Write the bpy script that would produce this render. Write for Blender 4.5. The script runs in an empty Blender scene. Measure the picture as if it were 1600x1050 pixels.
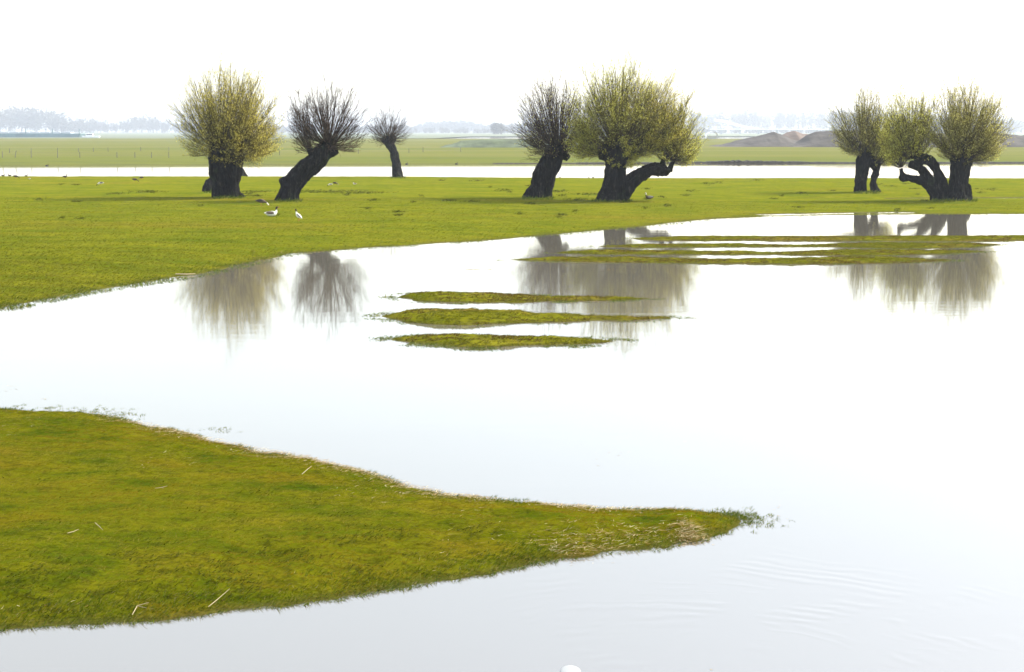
import bpy, bmesh, math, random
import numpy as np
from mathutils import Vector
random.seed(7)
rng = np.random.default_rng(7)
scn = bpy.context.scene
C = scn.collection

# ------------------------------------------------------------------ camera, sky, sun, exposure
F = 2222.0; CH = 4.0; HOR = 205.0; CX, CY = 800.0, 525.0
PITCH = math.atan((CY - HOR) / F)
cam = bpy.data.cameras.new('camera'); co = bpy.data.objects.new('camera', cam); C.objects.link(co)
co.location = (0, 0, CH); co.rotation_euler = (math.pi / 2 - PITCH, 0, 0)
cam.sensor_width = 36.0; cam.lens = 36.0 * F / 1600.0
cam.clip_start = 0.1; cam.clip_end = 30000
scn.camera = co
SUN_EL, SUN_AZ = math.radians(40), math.radians(66)
w = bpy.data.worlds.new('World'); scn.world = w; w.use_nodes = True
nt = w.node_tree; nt.nodes.clear()
sky = nt.nodes.new('ShaderNodeTexSky'); sky.sky_type = 'NISHITA'; sky.sun_disc = False
sky.sun_elevation = SUN_EL; sky.sun_rotation = SUN_AZ
sky.air_density = 1.0; sky.dust_density = 1.9; sky.ozone_density = 1.6; sky.altitude = 0
bg = nt.nodes.new('ShaderNodeBackground'); bg.inputs['Strength'].default_value = 0.15
wo = nt.nodes.new('ShaderNodeOutputWorld')
# thin even veil of high white cloud over the whole sky
veil = nt.nodes.new('ShaderNodeBackground'); veil.inputs['Color'].default_value = (1, .93, .80, 1); veil.inputs['Strength'].default_value = .33
add = nt.nodes.new('ShaderNodeAddShader')
nt.links.new(sky.outputs[0], bg.inputs[0]); nt.links.new(bg.outputs[0], add.inputs[0]); nt.links.new(veil.outputs[0], add.inputs[1]); nt.links.new(add.outputs[0], wo.inputs[0])
sl = bpy.data.lights.new('sun', 'SUN'); sl.energy = 3.1; sl.angle = math.radians(1.5); sl.color = (1, .94, .84)
so = bpy.data.objects.new('sun', sl); C.objects.link(so)
sd = Vector((math.sin(SUN_AZ) * math.cos(SUN_EL), math.cos(SUN_AZ) * math.cos(SUN_EL), math.sin(SUN_EL)))
so.rotation_euler = (-sd).to_track_quat('-Z', 'Y').to_euler(); so.location = (40, 40, 60)
scn.view_settings.view_transform = 'Standard'; scn.view_settings.look = 'None'
scn.view_settings.gamma = 1; scn.view_settings.exposure = 1.25

# ------------------------------------------------------------------ helpers
cp, sp = math.cos(PITCH), math.sin(PITCH)
def ray(px, py):
    a = (px - CX) / F; b = (CY - py) / F
    return Vector((a, cp + b * sp, -sp + b * cp))
def at_z(px, py, z=0.0):
    d = ray(px, py); t = (z - CH) / d.z
    return Vector((d.x * t, d.y * t, z))
def at_y(px, py, Y):
    d = ray(px, py); t = Y / d.y
    return Vector((d.x * t, Y, CH + d.z * t))

_T = np.random.default_rng(3).random((256, 256))
def vn(x, y, s=0):
    x = np.asarray(x, float) + s * 17.31; y = np.asarray(y, float) + s * 9.73
    xi = np.floor(x).astype(int); yi = np.floor(y).astype(int)
    fx = x - xi; fy = y - yi; fx = fx * fx * (3 - 2 * fx); fy = fy * fy * (3 - 2 * fy)
    g = lambda i, j: _T[i & 255, j & 255]
    return (g(xi, yi) * (1 - fx) + g(xi + 1, yi) * fx) * (1 - fy) + (g(xi, yi + 1) * (1 - fx) + g(xi + 1, yi + 1) * fx) * fy
def fbm(x, y, o=4, s=0):
    r = 0; a = .5
    for k in range(o):
        r = r + a * (vn(x, y, s + k * 5) - .5) * 2; x = np.asarray(x) * 2.03; y = np.asarray(y) * 2.03; a *= .5
    return r

def mesh_np(name, V, Fc, mats, parent=None, smooth=False, midx=None):
    V = np.asarray(V, np.float32); Fc = np.asarray(Fc, np.int32)
    me = bpy.data.meshes.new(name); n, k = Fc.shape
    me.vertices.add(len(V)); me.vertices.foreach_set('co', V.ravel())
    me.loops.add(n * k); me.loops.foreach_set('vertex_index', Fc.ravel())
    me.polygons.add(n); me.polygons.foreach_set('loop_start', np.arange(0, n * k, k, dtype=np.int32))
    me.polygons.foreach_set('loop_total', np.full(n, k, np.int32))
    if midx is not None: me.polygons.foreach_set('material_index', np.asarray(midx, np.int32))
    me.polygons.foreach_set('use_smooth', np.full(n, smooth, bool))
    me.update(calc_edges=True)
    for m in (mats if isinstance(mats, (list, tuple)) else [mats]): me.materials.append(m)
    o = bpy.data.objects.new(name, me); C.objects.link(o)
    if parent: o.parent = parent
    return o
def tag(o, label=None, cat=None, group=None, kind=None):
    if label: o['label'] = label
    if cat: o['category'] = cat
    if group: o['group'] = group
    if kind: o['kind'] = kind
    return o
def empty(name, loc, label, cat, group=None, rz=0):
    o = bpy.data.objects.new(name, None); C.objects.link(o)
    o.location = loc; o.rotation_euler = (0, 0, rz); o.empty_display_size = .3
    return tag(o, label, cat, group)
def tubes(P, R, sides=3, cap=False):
    """P (n,K,3), R (n,K) -> verts, quads of n tapered tubes"""
    P = np.asarray(P, float); R = np.asarray(R, float); n, K, _ = P.shape
    T = np.empty_like(P); T[:, 1:-1] = P[:, 2:] - P[:, :-2]; T[:, 0] = P[:, 1] - P[:, 0]; T[:, -1] = P[:, -1] - P[:, -2]
    T /= np.linalg.norm(T, axis=2, keepdims=True) + 1e-9
    ref = np.where(np.abs(T[:, :1, 1:2]) > .85, np.array([1., 0, 0]), np.array([0, 1., 0]))
    ref = np.broadcast_to(ref, T.shape)
    A = np.cross(T, ref); A /= np.linalg.norm(A, axis=2, keepdims=True) + 1e-9; B = np.cross(T, A)
    ang = np.arange(sides) * 2 * math.pi / sides
    V = P[:, :, None, :] + R[:, :, None, None] * (np.cos(ang)[None, None, :, None] * A[:, :, None, :] + np.sin(ang)[None, None, :, None] * B[:, :, None, :])
    idx = np.arange(n * K * sides).reshape(n, K, sides)
    a = idx[:, :-1, :]; b = np.roll(a, -1, axis=2); c = idx[:, 1:, :]; d = np.roll(c, -1, axis=2)
    Q = np.stack([a, b, d, c], -1).reshape(-1, 4)
    return V.reshape(-1, 3), Q

# ------------------------------------------------------------------ materials
def new_mat(name):
    m = bpy.data.materials.new(name); m.use_nodes = True; t = m.node_tree; t.nodes.clear()
    return m, t, t.nodes.new('ShaderNodeOutputMaterial')
def N(t, typ, **kw):
    n = t.nodes.new(typ)
    for k, v in kw.items():
        if k in n.inputs.keys(): n.inputs[k].default_value = v
        else: setattr(n, k, v)
    return n
def noise_ramp(t, vec, scale, cols, detail=4, rough=.6, dist=0):
    n = N(t, 'ShaderNodeTexNoise', Scale=scale, Detail=detail, Roughness=rough, Distortion=dist)
    t.links.new(vec, n.inputs['Vector'])
    r = t.nodes.new('ShaderNodeValToRGB'); e = r.color_ramp.elements
    while len(e) < len(cols): e.new(.5)
    for i, (p, c) in enumerate(cols): e[i].position = p; e[i].color = (*c, 1)
    t.links.new(n.outputs['Fac'], r.inputs[0]); return r.outputs[0], n.outputs['Fac']
def mixc(t, fac, a, b, mode='MIX'):
    m = t.nodes.new('ShaderNodeMixRGB'); m.blend_type = mode
    for s, v in ((0, fac), (1, a), (2, b)):
        if isinstance(v, (int, float)): m.inputs[s].default_value = v
        elif isinstance(v, tuple): m.inputs[s].default_value = (*v, 1)
        else: t.links.new(v, m.inputs[s])
    return m.outputs[0]
def coords(t, scale=(1, 1, 1)):
    tc = t.nodes.new('ShaderNodeTexCoord'); mp = t.nodes.new('ShaderNodeMapping')
    mp.inputs['Scale'].default_value = scale; t.links.new(tc.outputs['Object'], mp.inputs[0]); return mp.outputs[0]
def simple(name, col, rough=.9, var=.25, scale=6, stretch=(1, 1, 1), metal=0, bump=0):
    m, t, o = new_mat(name); v = coords(t, stretch)
    c, f = noise_ramp(t, v, scale, [(.3, tuple(x * (1 - var) for x in col)), (.7, tuple(min(1, x * (1 + var)) for x in col))])
    p = N(t, 'ShaderNodeBsdfPrincipled', Roughness=rough, Metallic=metal); t.links.new(c, p.inputs['Base Color'])
    p.inputs['Specular IOR Level'].default_value = .25
    if bump:
        b = N(t, 'ShaderNodeBump', Strength=.7, Distance=bump); t.links.new(f, b.inputs['Height']); t.links.new(b.outputs[0], p.inputs['Normal'])
    t.links.new(p.outputs[0], o.inputs[0]); return m

def turf(name, cols, dry, dark, s1=1.2, s2=.35, s3=14, stretch=(.5, 1, 1), drylo=.52, bump=.03, darklo=.30):
    m, t, o = new_mat(name); v = coords(t, stretch)
    big, _ = noise_ramp(t, v, s1, [(.32, cols[0]), (.5, cols[1]), (.68, cols[2])], 5)
    _, f2 = noise_ramp(t, v, s2, [(0, (0, 0, 0)), (1, (1, 1, 1))], 4)
    r = t.nodes.new('ShaderNodeMapRange'); r.inputs[1].default_value = drylo; r.inputs[2].default_value = drylo + .18
    t.links.new(f2, r.inputs[0]); c = mixc(t, r.outputs[0], big, dry)
    _, f3 = noise_ramp(t, v, s3, [(0, (0, 0, 0)), (1, (1, 1, 1))], 6, .7)
    r3 = t.nodes.new('ShaderNodeMapRange'); r3.inputs[1].default_value = darklo; r3.inputs[2].default_value = .52
    r3.inputs[3].default_value = .75; r3.inputs[4].default_value = 0
    t.links.new(f3, r3.inputs[0]); c = mixc(t, r3.outputs[0], c, dark)
    # wet mud close to the water line
    g = t.nodes.new('ShaderNodeNewGeometry'); sx = t.nodes.new('ShaderNodeSeparateXYZ'); t.links.new(g.outputs['Position'], sx.inputs[0])
    rz = t.nodes.new('ShaderNodeMapRange'); rz.inputs[1].default_value = .0; rz.inputs[2].default_value = .035
    rz.inputs[3].default_value = .7; rz.inputs[4].default_value = 0
    t.links.new(sx.outputs['Z'], rz.inputs[0]); c = mixc(t, rz.outputs[0], c, (.06, .05, .02))
    p = N(t, 'ShaderNodeBsdfPrincipled', Roughness=.95); p.inputs['Specular IOR Level'].default_value = 0
    t.links.new(c, p.inputs['Base Color'])
    b = N(t, 'ShaderNodeBump', Strength=.8, Distance=bump); t.links.new(f3, b.inputs['Height']); t.links.new(b.outputs[0], p.inputs['Normal'])
    t.links.new(p.outputs[0], o.inputs[0]); return m

def blade_mat(name, cols, scale=.5, patch=None, stretch=(.6, 1, 1)):
    """per-blade colour (random per island) over a patchy field tone"""
    m, t, o = new_mat(name); v = coords(t, stretch); g = t.nodes.new('ShaderNodeNewGeometry')
    r = t.nodes.new('ShaderNodeValToRGB'); e = r.color_ramp.elements
    while len(e) < len(cols): e.new(.5)
    for i, (p, c) in enumerate(cols): e[i].position = p; e[i].color = (*c, 1)
    t.links.new(g.outputs['Random Per Island'], r.inputs[0]); c = r.outputs[0]
    if patch:
        _, f = noise_ramp(t, v, scale, [(0, (0, 0, 0)), (1, (1, 1, 1))], 4)
        mr = t.nodes.new('ShaderNodeMapRange'); mr.inputs[1].default_value = .42; mr.inputs[2].default_value = .62
        t.links.new(f, mr.inputs[0]); c = mixc(t, mr.outputs[0], c, mixc(t, .62, c, patch))
    d = t.nodes.new('ShaderNodeBsdfDiffuse'); tr = t.nodes.new('ShaderNodeBsdfTranslucent'); mx = t.nodes.new('ShaderNodeMixShader'); mx.inputs[0].default_value = .6 if 'leaf' in name else .3
    t.links.new(c, d.inputs[0]); t.links.new(c, tr.inputs[0]); t.links.new(d.outputs[0], mx.inputs[1]); t.links.new(tr.outputs[0], mx.inputs[2])
    t.links.new(mx.outputs[0], o.inputs[0]); return m

M = {}
M['meadow'] = turf('meadow_turf', [(.08, .105, .004), (.12, .13, .005), (.155, .152, .007)], (.155, .13, .010), (.045, .055, .004), 0.9, .12, 7, (.35, 1, 1), .55, .04)
M['fore'] = turf('foreground_turf', [(.05, .075, .002), (.10, .105, .003), (.13, .115, .005)], (.15, .095, .005), (.03, .032, .003), 2.2, .6, 16, (.45, 1, 1), .58, .03, .33)
M['islet'] = turf('islet_turf', [(.10, .115, .004), (.13, .13, .005), (.16, .15, .01)], (.16, .11, .02), (.04, .035, .006), 1.6, .5, 9, (.4, 1, 1), .5, .05, .36)
M['far'] = turf('far_field', [(.10, .12, .022), (.125, .13, .027), (.145, .14, .04)], (.175, .15, .05), (.08, .095, .03), .03, .012, .5, (.12, 1, 1), .5, .02)
M['farland'] = simple('far_land', (.12, .14, .07), .95, .3, .01, (.2, 1, 1))
M['bank'] = simple('bank_mud', (.035, .03, .022), .95, .5, 1.2, (1, 1, 3), bump=.1)
M['mound'] = simple('earth_mound', (.066, .058, .047), .95, .45, .22, (1, 1, 2), bump=.5)
M['mound_sand'] = simple('sand_mound', (.14, .105, .08), .95, .3, .3, (1, 1, 2), bump=.4)
M['mound_grass'] = simple('overgrown_mound', (.075, .095, .045), .95, .5, .25, (1, 1, 1), bump=.4)
M['blade_f'] = blade_mat('grass_blades_foreground', [(0, (.035, .050, .002)), (.35, (.09, .098, .003)), (.7, (.145, .125, .005)), (1, (.25, .20, .04))], .55, (.17, .105, .005))
M['blade_e'] = blade_mat('grass_blades_edge', [(0, (.03, .055, .003)), (.5, (.08, .115, .006)), (.85, (.14, .165, .012)), (1, (.3, .25, .09))])
M['blade_m'] = blade_mat('grass_blades_meadow', [(0, (.05, .062, .003)), (.5, (.115, .122, .006)), (1, (.18, .168, .014))], .15, (.15, .125, .012))
M['dark_tuft'] = blade_mat('dark_tufts', [(0, (.03, .035, .004)), (1, (.08, .09, .01))])
M['moss_brown'] = blade_mat('moss_brown', [(0, (.045, .035, .008)), (.6, (.12, .085, .015)), (1, (.2, .14, .03))])
M['straw'] = blade_mat('straw', [(0, (.16, .09, .03)), (.6, (.34, .24, .10)), (1, (.62, .55, .32))])

def bark_mat():
    m, t, o = new_mat('willow_bark'); v = coords(t, (1, 1, .22))
    c, f = noise_ramp(t, v, 9, [(.3, (.003, .003, .003)), (.55, (.012, .011, .010)), (.8, (.085, .073, .058))], 7, .7)
    v2 = coords(t); _, f2 = noise_ramp(t, v2, 1.3, [(0, (0, 0, 0)), (1, (1, 1, 1))], 3)
    r = t.nodes.new('ShaderNodeMapRange'); r.inputs[1].default_value = .55; r.inputs[2].default_value = .75; t.links.new(f2, r.inputs[0])
    c = mixc(t, r.outputs[0], c, mixc(t, .5, c, (.035, .05, .015)))
    p = N(t, 'ShaderNodeBsdfPrincipled', Roughness=.95); p.inputs['Specular IOR Level'].default_value = .08; t.links.new(c, p.inputs['Base Color'])
    b = N(t, 'ShaderNodeBump', Strength=1, Distance=.16); t.links.new(f, b.inputs['Height']); t.links.new(b.outputs[0], p.inputs['Normal'])
    t.links.new(p.outputs[0], o.inputs[0]); return m
M['bark'] = bark_mat()
M['twig_brown'] = blade_mat('twig_brown', [(0, (.022, .015, .012)), (.6, (.075, .05, .038)), (1, (.20, .13, .085))])
M['twig_olive'] = blade_mat('twig_olive', [(0, (.05, .042, .012)), (.5, (.17, .145, .03)), (1, (.34, .29, .06))])
M['shoot_dark'] = blade_mat('shoot_bark', [(0, (.02, .015, .010)), (1, (.10, .075, .045))])
M['leaf_gold'] = blade_mat('willow_leaf_gold', [(0, (.38, .31, .04)), (.5, (.60, .51, .08)), (1, (.74, .66, .16))])
M['leaf_lime'] = blade_mat('willow_leaf_lime', [(0, (.36, .35, .04)), (.5, (.57, .54, .08)), (1, (.74, .70, .17))])
M['leaf_pale'] = blade_mat('willow_leaf_pale', [(0, (.30, .28, .06)), (.5, (.52, .47, .11)), (1, (.68, .62, .20))])
M['wood_far'] = blade_mat('far_wood', [(0, (.05, .045, .035)), (1, (.14, .13, .10))])

def water_mat():
    m, t, o = new_mat('flood_water'); v = coords(t, (.25, 1, 1))
    n1 = N(t, 'ShaderNodeTexNoise', Scale=2.2, Detail=5, Roughness=.6, Distortion=.6); t.links.new(v, n1.inputs['Vector'])
    v2 = coords(t, (.05, .25, 1)); n2 = N(t, 'ShaderNodeTexNoise', Scale=1.0, Detail=3); t.links.new(v2, n2.inputs['Vector'])
    mr = t.nodes.new('ShaderNodeMapRange'); mr.inputs[1].default_value = .45; mr.inputs[2].default_value = .7
    t.links.new(n2.outputs['Fac'], mr.inputs[0])
    mul = t.nodes.new('ShaderNodeMath'); mul.operation = 'MULTIPLY'; t.links.new(n1.outputs['Fac'], mul.inputs[0]); t.links.new(mr.outputs[0], mul.inputs[1])
    b0 = N(t, 'ShaderNodeBump', Strength=.12, Distance=.02); t.links.new(mul.outputs[0], b0.inputs['Height'])
    # rings of small waves spreading in the near corner of the water
    c = at_z(1130, 1010, 0); tc = t.nodes.new('ShaderNodeTexCoord'); mp = t.nodes.new('ShaderNodeMapping'); mp.inputs['Location'].default_value = (-c.x + .6, -c.y + 1.6, 0); t.links.new(tc.outputs['Object'], mp.inputs[0])
    wv = N(t, 'ShaderNodeTexWave', wave_type='RINGS', rings_direction='Z'); wv.inputs['Scale'].default_value = 1.7; wv.inputs['Distortion'].default_value = 11; wv.inputs['Detail'].default_value = 3; wv.inputs['Detail Scale'].default_value = .5
    t.links.new(mp.outputs[0], wv.inputs['Vector'])
    mp2 = t.nodes.new('ShaderNodeMapping'); mp2.inputs['Location'].default_value = (-at_z(1210, 975, 0).x, -at_z(1210, 975, 0).y, 0); t.links.new(tc.outputs['Object'], mp2.inputs[0])
    ln = t.nodes.new('ShaderNodeVectorMath'); ln.operation = 'LENGTH'; t.links.new(mp2.outputs[0], ln.inputs[0])
    mk = t.nodes.new('ShaderNodeMapRange'); mk.inputs[1].default_value = .3; mk.inputs[2].default_value = 2.6; mk.inputs[3].default_value = 1; mk.inputs[4].default_value = 0; t.links.new(ln.outputs['Value'], mk.inputs[0])
    m2 = t.nodes.new('ShaderNodeMath'); m2.operation = 'MULTIPLY'; t.links.new(wv.outputs['Fac'], m2.inputs[0]); t.links.new(mk.outputs[0], m2.inputs[1])
    n4 = N(t, 'ShaderNodeTexNoise', Scale=.9, Detail=3, Distortion=1.5); t.links.new(mp.outputs[0], n4.inputs['Vector'])
    mk4 = t.nodes.new('ShaderNodeMapRange'); mk4.inputs[1].default_value = .47; mk4.inputs[2].default_value = .66; t.links.new(n4.outputs['Fac'], mk4.inputs[0])
    m3 = t.nodes.new('ShaderNodeMath'); m3.operation = 'MULTIPLY'; t.links.new(m2.outputs[0], m3.inputs[0]); t.links.new(mk4.outputs[0], m3.inputs[1])
    b = N(t, 'ShaderNodeBump', Strength=.32, Distance=.008); t.links.new(m3.outputs[0], b.inputs['Height']); t.links.new(b0.outputs[0], b.inputs['Normal'])
    fr = N(t, 'ShaderNodeFresnel', IOR=3.05); t.links.new(b.outputs[0], fr.inputs['Normal'])
    gl = N(t, 'ShaderNodeBsdfGlossy', Roughness=.042); gl.inputs[0].default_value = (1, .955, .885, 1); t.links.new(b.outputs[0], gl.inputs['Normal'])
    df = N(t, 'ShaderNodeBsdfDiffuse'); df.inputs[0].default_value = (.115, .105, .08, 1)
    mx = t.nodes.new('ShaderNodeMixShader'); t.links.new(fr.outputs[0], mx.inputs[0]); t.links.new(df.outputs[0], mx.inputs[1]); t.links.new(gl.outputs[0], mx.inputs[2])
    t.links.new(mx.outputs[0], o.inputs[0]); return m
M['water'] = water_mat()

# ------------------------------------------------------------------ water sheet
mesh_np('water', [(-5000, -60, 0), (5000, -60, 0), (5000, 7000, 0), (-5000, 7000, 0)], [(0, 1, 2, 3)], M['water'])['kind'] = 'structure'

# ------------------------------------------------------------------ land
def sdist(X, Y, poly):
    """signed distance, positive inside"""
    x = X.ravel(); y = Y.ravel(); best = np.full(x.shape, 1e18); ins = np.zeros(x.shape, bool)
    P = np.asarray(poly, float); Q = np.roll(P, -1, axis=0)
    for (ax, ay), (bx, by) in zip(P, Q):
        dx, dy = bx - ax, by - ay; L = dx * dx + dy * dy + 1e-12
        tt = np.clip(((x - ax) * dx + (y - ay) * dy) / L, 0, 1)
        best = np.minimum(best, (x - ax - tt * dx) ** 2 + (y - ay - tt * dy) ** 2)
        if ay != by:
            c = ((ay > y) != (by > y)) & (x < (bx - ax) * (y - ay) / (by - ay) + ax); ins ^= c
    d = np.sqrt(best); return np.where(ins, d, -d).reshape(X.shape)
def smooth_poly(pts, k=4):
    P = np.asarray(pts, float); n = len(P); out = []
    for i in range(n):
        p0, p1, p2, p3 = P[(i - 1) % n], P[i], P[(i + 1) % n], P[(i + 2) % n]
        for j in range(k):
            t = j / k
            out.append(.5 * ((2 * p1) + (-p0 + p2) * t + (2 * p0 - 5 * p1 + 4 * p2 - p3) * t * t + (-p0 + 3 * p1 - 3 * p2 + p3) * t ** 3))
    return np.array(out)
def px_poly(pts): return [tuple(at_z(x, y, 0)[:2]) for x, y in pts]

def land(name, poly, xs, ys, hfun, mat, kind='structure', keep=-.6):
    X, Y = np.meshgrid(xs, ys); D = sdist(X, Y, poly); Z = hfun(X, Y, D)
    n, m = X.shape; idx = np.arange(n * m).reshape(n, m)
    q = np.stack([idx[:-1, :-1], idx[:-1, 1:], idx[1:, 1:], idx[1:, :-1]], -1).reshape(-1, 4)
    ok = (D.ravel()[q].max(axis=1) > keep); q = q[ok]
    used, inv = np.unique(q, return_inverse=True)
    V = np.stack([X, Y, Z], -1).reshape(-1, 3)[used]
    o = mesh_np(name, V, inv.reshape(-1, 4), mat, smooth=True); tag(o, kind=kind); return o
def ss(x, a, b): t = np.clip((x - a) / (b - a), 0, 1); return t * t * (3 - 2 * t)

# meadow with the willows
near = [(0, 481), (60, 469), (150, 452), (250, 438), (330, 424), (400, 408), (450, 396), (560, 388), (650, 382), (750, 376.5),
        (830, 369.5), (905, 363), (960, 358), (1040, 350), (1100, 343.5), (1200, 338), (1300, 336), (1450, 335), (1600, 334.5), (1800, 334)]
nearW = [tuple(at_z(x, y)[:2]) for x, y in near]
farE = 123.5
MP = [(-70, 24), (-16, 29.5)] + nearW + [(75, 66), (130, 62), (130, farE), (60, farE - 1.5), (30, farE), (0, farE - .5), (-30, farE + 1), (-60, farE + .5), (-130, farE + 2), (-130, 24)]
PUD = [px_poly([(1390, 310.3), (1450, 309), (1600, 308.6), (1800, 308), (1800, 312.5), (1600, 312.3), (1480, 312.8), (1380, 313.2)]),
       px_poly([(1238, 310.4), (1270, 309.6), (1320, 310), (1300, 311.4), (1255, 311.4)]),
       px_poly([(1190, 335.2), (1300, 332.6), (1420, 331.4), (1420, 332.2), (1300, 333.8), (1200, 336)])]
def meadow_base(X, Y):
    return .12 + .22 * (1 - ss(X, -12, 14)) * np.ones_like(Y)
def meadow_h(X, Y, D):
    base = meadow_base(X, Y)
    rag = .35 * fbm(X * .9, Y * .9, 3, 2)
    z = base * (1 - np.exp(-np.maximum(D + rag, 0) / 3.5)) + np.minimum(D + rag, 0) * .12
    z += .05 * ss(D, .4, 3) * fbm(X * .35, Y * .8, 4, 4) + .035 * ss(D, .1, 1) * fbm(X * 1.2, Y * 2.6, 3, 6)
    for p in PUD:
        d = sdist(X, Y, p); k = ss(d, -.7, .15); z = z * (1 - k) + (-.05) * k
    return z
xs = np.concatenate([np.arange(-130, -46, 2.0), np.arange(-46, 46, .22), np.arange(46, 131, 2.0)])
ys = np.concatenate([np.arange(22, 60, .16), np.arange(60, 127, .24)])
land('meadow', MP, xs, ys, meadow_h, M['meadow'])
def ground(x, y):
    x = np.array([[x]]); y = np.array([[y]]); return float(meadow_h(x, y, sdist(x, y, MP))[0, 0])
def on_meadow(px, py):
    z = .2
    for _ in range(4):
        p = at_z(px, py, z); z = float(meadow_base(np.array(p.x), np.array(p.y)))
    p = at_z(px, py, z); p.z = ground(p.x, p.y); return p

# foreground spit
spit = [(0, 638), (60, 645), (130, 647), (190, 656), (300, 683), (400, 704), (480, 718), (560, 739), (640, 761), (700, 776), (800, 787), (900, 796),
        (1000, 800), (1100, 802), (1150, 806), (1172, 816), (1140, 831), (1090, 842), (1000, 855), (900, 870), (800, 888), (700, 905), (600, 920), (480, 938), (350, 951), (200, 968), (0, 981)]
SP = [tuple(at_z(x, y)[:2]) for x, y in spit] + [(-7, 9.3), (-16, 8.5), (-16, 26), (-10, 22.5)]
def spit_h(X, Y, D):
    rag = .2 * fbm(X * 1.7, Y * 1.7, 4, 11) + .07 * fbm(X * 9, Y * 9, 2, 15)
    d = D + rag
    z = .16 * (1 - np.exp(-np.maximum(d, 0) / .55)) + np.minimum(d, 0) * .25
    z += ss(d, 0, .5) * (.045 * fbm(X * 1.1, Y * 1.6, 4, 12) + .045 * (1.1 - .6 * ss(D, .8, 2.5)) * fbm(X * 4, Y * 7, 3, 14)) + .02 * ss(d, .1, .4) * np.maximum(0, fbm(X * 2.2, Y * 4, 3, 17)) * (1 - ss(d, .8, 2.2)) * 3
    return z
land('grassy_spit', SP, np.arange(-15.9, 3.6, .045), np.arange(8.4, 25.8, .045), spit_h, M['fore'], keep=-.4)

def islet(name, pts, hmax, res=.07, rag=.2):
    poly = [tuple(at_z(x, y)[:2]) for x, y in pts]; A = np.array(poly); lo = A.min(0) - 1; hi = A.max(0) + 1
    sd_ = sum(ord(c) for c in name) % 40 + len(pts) + int(abs(lo[1]) * 3)
    def h(X, Y, D):
        d = D + rag * (fbm(X * 1.1, Y * 1.6, 4, sd_) + .5 * fbm(X * 4, Y * 4, 2, sd_ + 7)) - .03
        return np.where(d > 0, hmax * (1 - np.exp(-np.maximum(d, 0) / .35)), d * .2) + ss(d, 0, .3) * (.8 * hmax * fbm(X * .6, Y * 1.2, 3, sd_ + 3) + .05 * fbm(X * 3, Y * 5, 3, sd_ + 5))
    o = land(name, poly, np.arange(lo[0], hi[0], res * 1.5), np.arange(lo[1], hi[1], res), h, M['islet'], keep=-.4)
    return poly, h
IS = []
IS.append(islet('grass_islet', [(617, 464), (640, 459), (700, 458), (780, 460), (860, 463), (960, 465.5), (1010, 467), (960, 469), (880, 471), (800, 473.5), (700, 473), (645, 470)], .09))
IS.append(islet('grass_islet', [(583, 494), (620, 489), (680, 486), (760, 488), (850, 491), (950, 494), (1072, 496.5), (1000, 500), (900, 503), (800, 506), (720, 509), (640, 504)], .13))
IS.append(islet('grass_islet', [(607, 530), (650, 526.5), (740, 526), (830, 528), (900, 529.5), (968, 533), (920, 538), (830, 542), (740, 543.5), (660, 538)], .09))
IS.append(islet('grass_strip', [(985, 373), (1050, 370), (1250, 369.5), (1450, 369), (1640, 369), (1640, 376.5), (1500, 377.5), (1330, 376.5), (1150, 376.5), (1030, 376)], .06, .12, .07))
IS.append(islet('grass_strip', [(930, 385), (1000, 382), (1100, 381), (1250, 382.5), (1330, 380), (1500, 380), (1570, 382), (1520, 387), (1400, 389), (1300, 386), (1100, 386), (1000, 387.5)], .045, .12, .07))
IS.append(islet('grass_strip', [(862, 395), (930, 391), (1050, 392), (1200, 394), (1330, 390.5), (1480, 391), (1545, 393), (1480, 397), (1350, 400), (1200, 398), (1000, 398), (920, 397.5)], .045, .12, .07))
IS.append(islet('grass_strip', [(790, 406), (870, 402.5), (1000, 403), (1150, 406), (1300, 402.5), (1400, 403), (1495, 407), (1400, 412), (1250, 413), (1050, 411.5), (900, 409.5)], .06, .12, .07))

# far field beyond the flooded channel
edge = [(-700, 259), (0, 258), (300, 257), (700, 255.8), (1100, 255), (1600, 254.5), (2400, 254)]
FP = [tuple(at_z(x, y)[:2]) for x, y in edge] + [(420, 300), (420, 690), (60, 680), (-60, 690), (-200, 700), (-420, 700), (-420, 300)]
def far_h(X, Y, D): return .55 * (1 - np.exp(-np.maximum(D, 0) / 2.5)) + np.minimum(D, 0) * .1 + .12 * fbm(X * .02, Y * .05, 3, 31) * ss(D, 0, 20)
land('far_field', FP, np.arange(-420, 424, 2.0), np.concatenate([np.arange(160, 200, .8), np.arange(200, 702, 4.)]), far_h, M['far'], keep=-1)
# far bank of the river, out to the horizon
mesh_np('far_land', [(-5000, 1020, .0), (-160, 720, .4), (-40, 720, .5), (-30, 1000, .4), (600, 1080, .4), (5000, 1080, .4), (5000, 7000, 1), (-5000, 7000, 1)], [(0, 1, 2, 3, 4, 5, 6, 7)], M['farland'])['kind'] = 'structure'

# dark eroded edge of the far field
def strip_bank(px0, px1, topf, name, mat, seed):
    n = int(abs(px1 - px0) * 1.2); V = []
    for i in range(n + 1):
        px = px0 + (px1 - px0) * i / n; b = at_z(px, np.interp(px, [e[0] for e in edge], [e[1] for e in edge]), 0)
        h = topf(px) * (.75 + .5 * float(vn(i * .35, seed)))
        V += [(b.x, b.y - 1.2, -.1), (b.x, b.y - 1.0, h * .8), (b.x, b.y - .2, h), (b.x, b.y + 2.5, h * .7)]
    Fc = [(4 * i + k, 4 * i + 4 + k, 4 * i + 5 + k, 4 * i + 1 + k) for i in range(n) for k in range(3)]
    o = mesh_np(name, V, Fc, mat); tag(o, kind='structure'); return o
strip_bank(770, 1900, lambda p: .08 + .06 * (p > 900) + .2 * math.exp(-((p - 1150) / 50.) ** 2) + .08 * math.exp(-((p - 1220) / 60.) ** 2), 'river_bank', M['bank'], 5)

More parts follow.
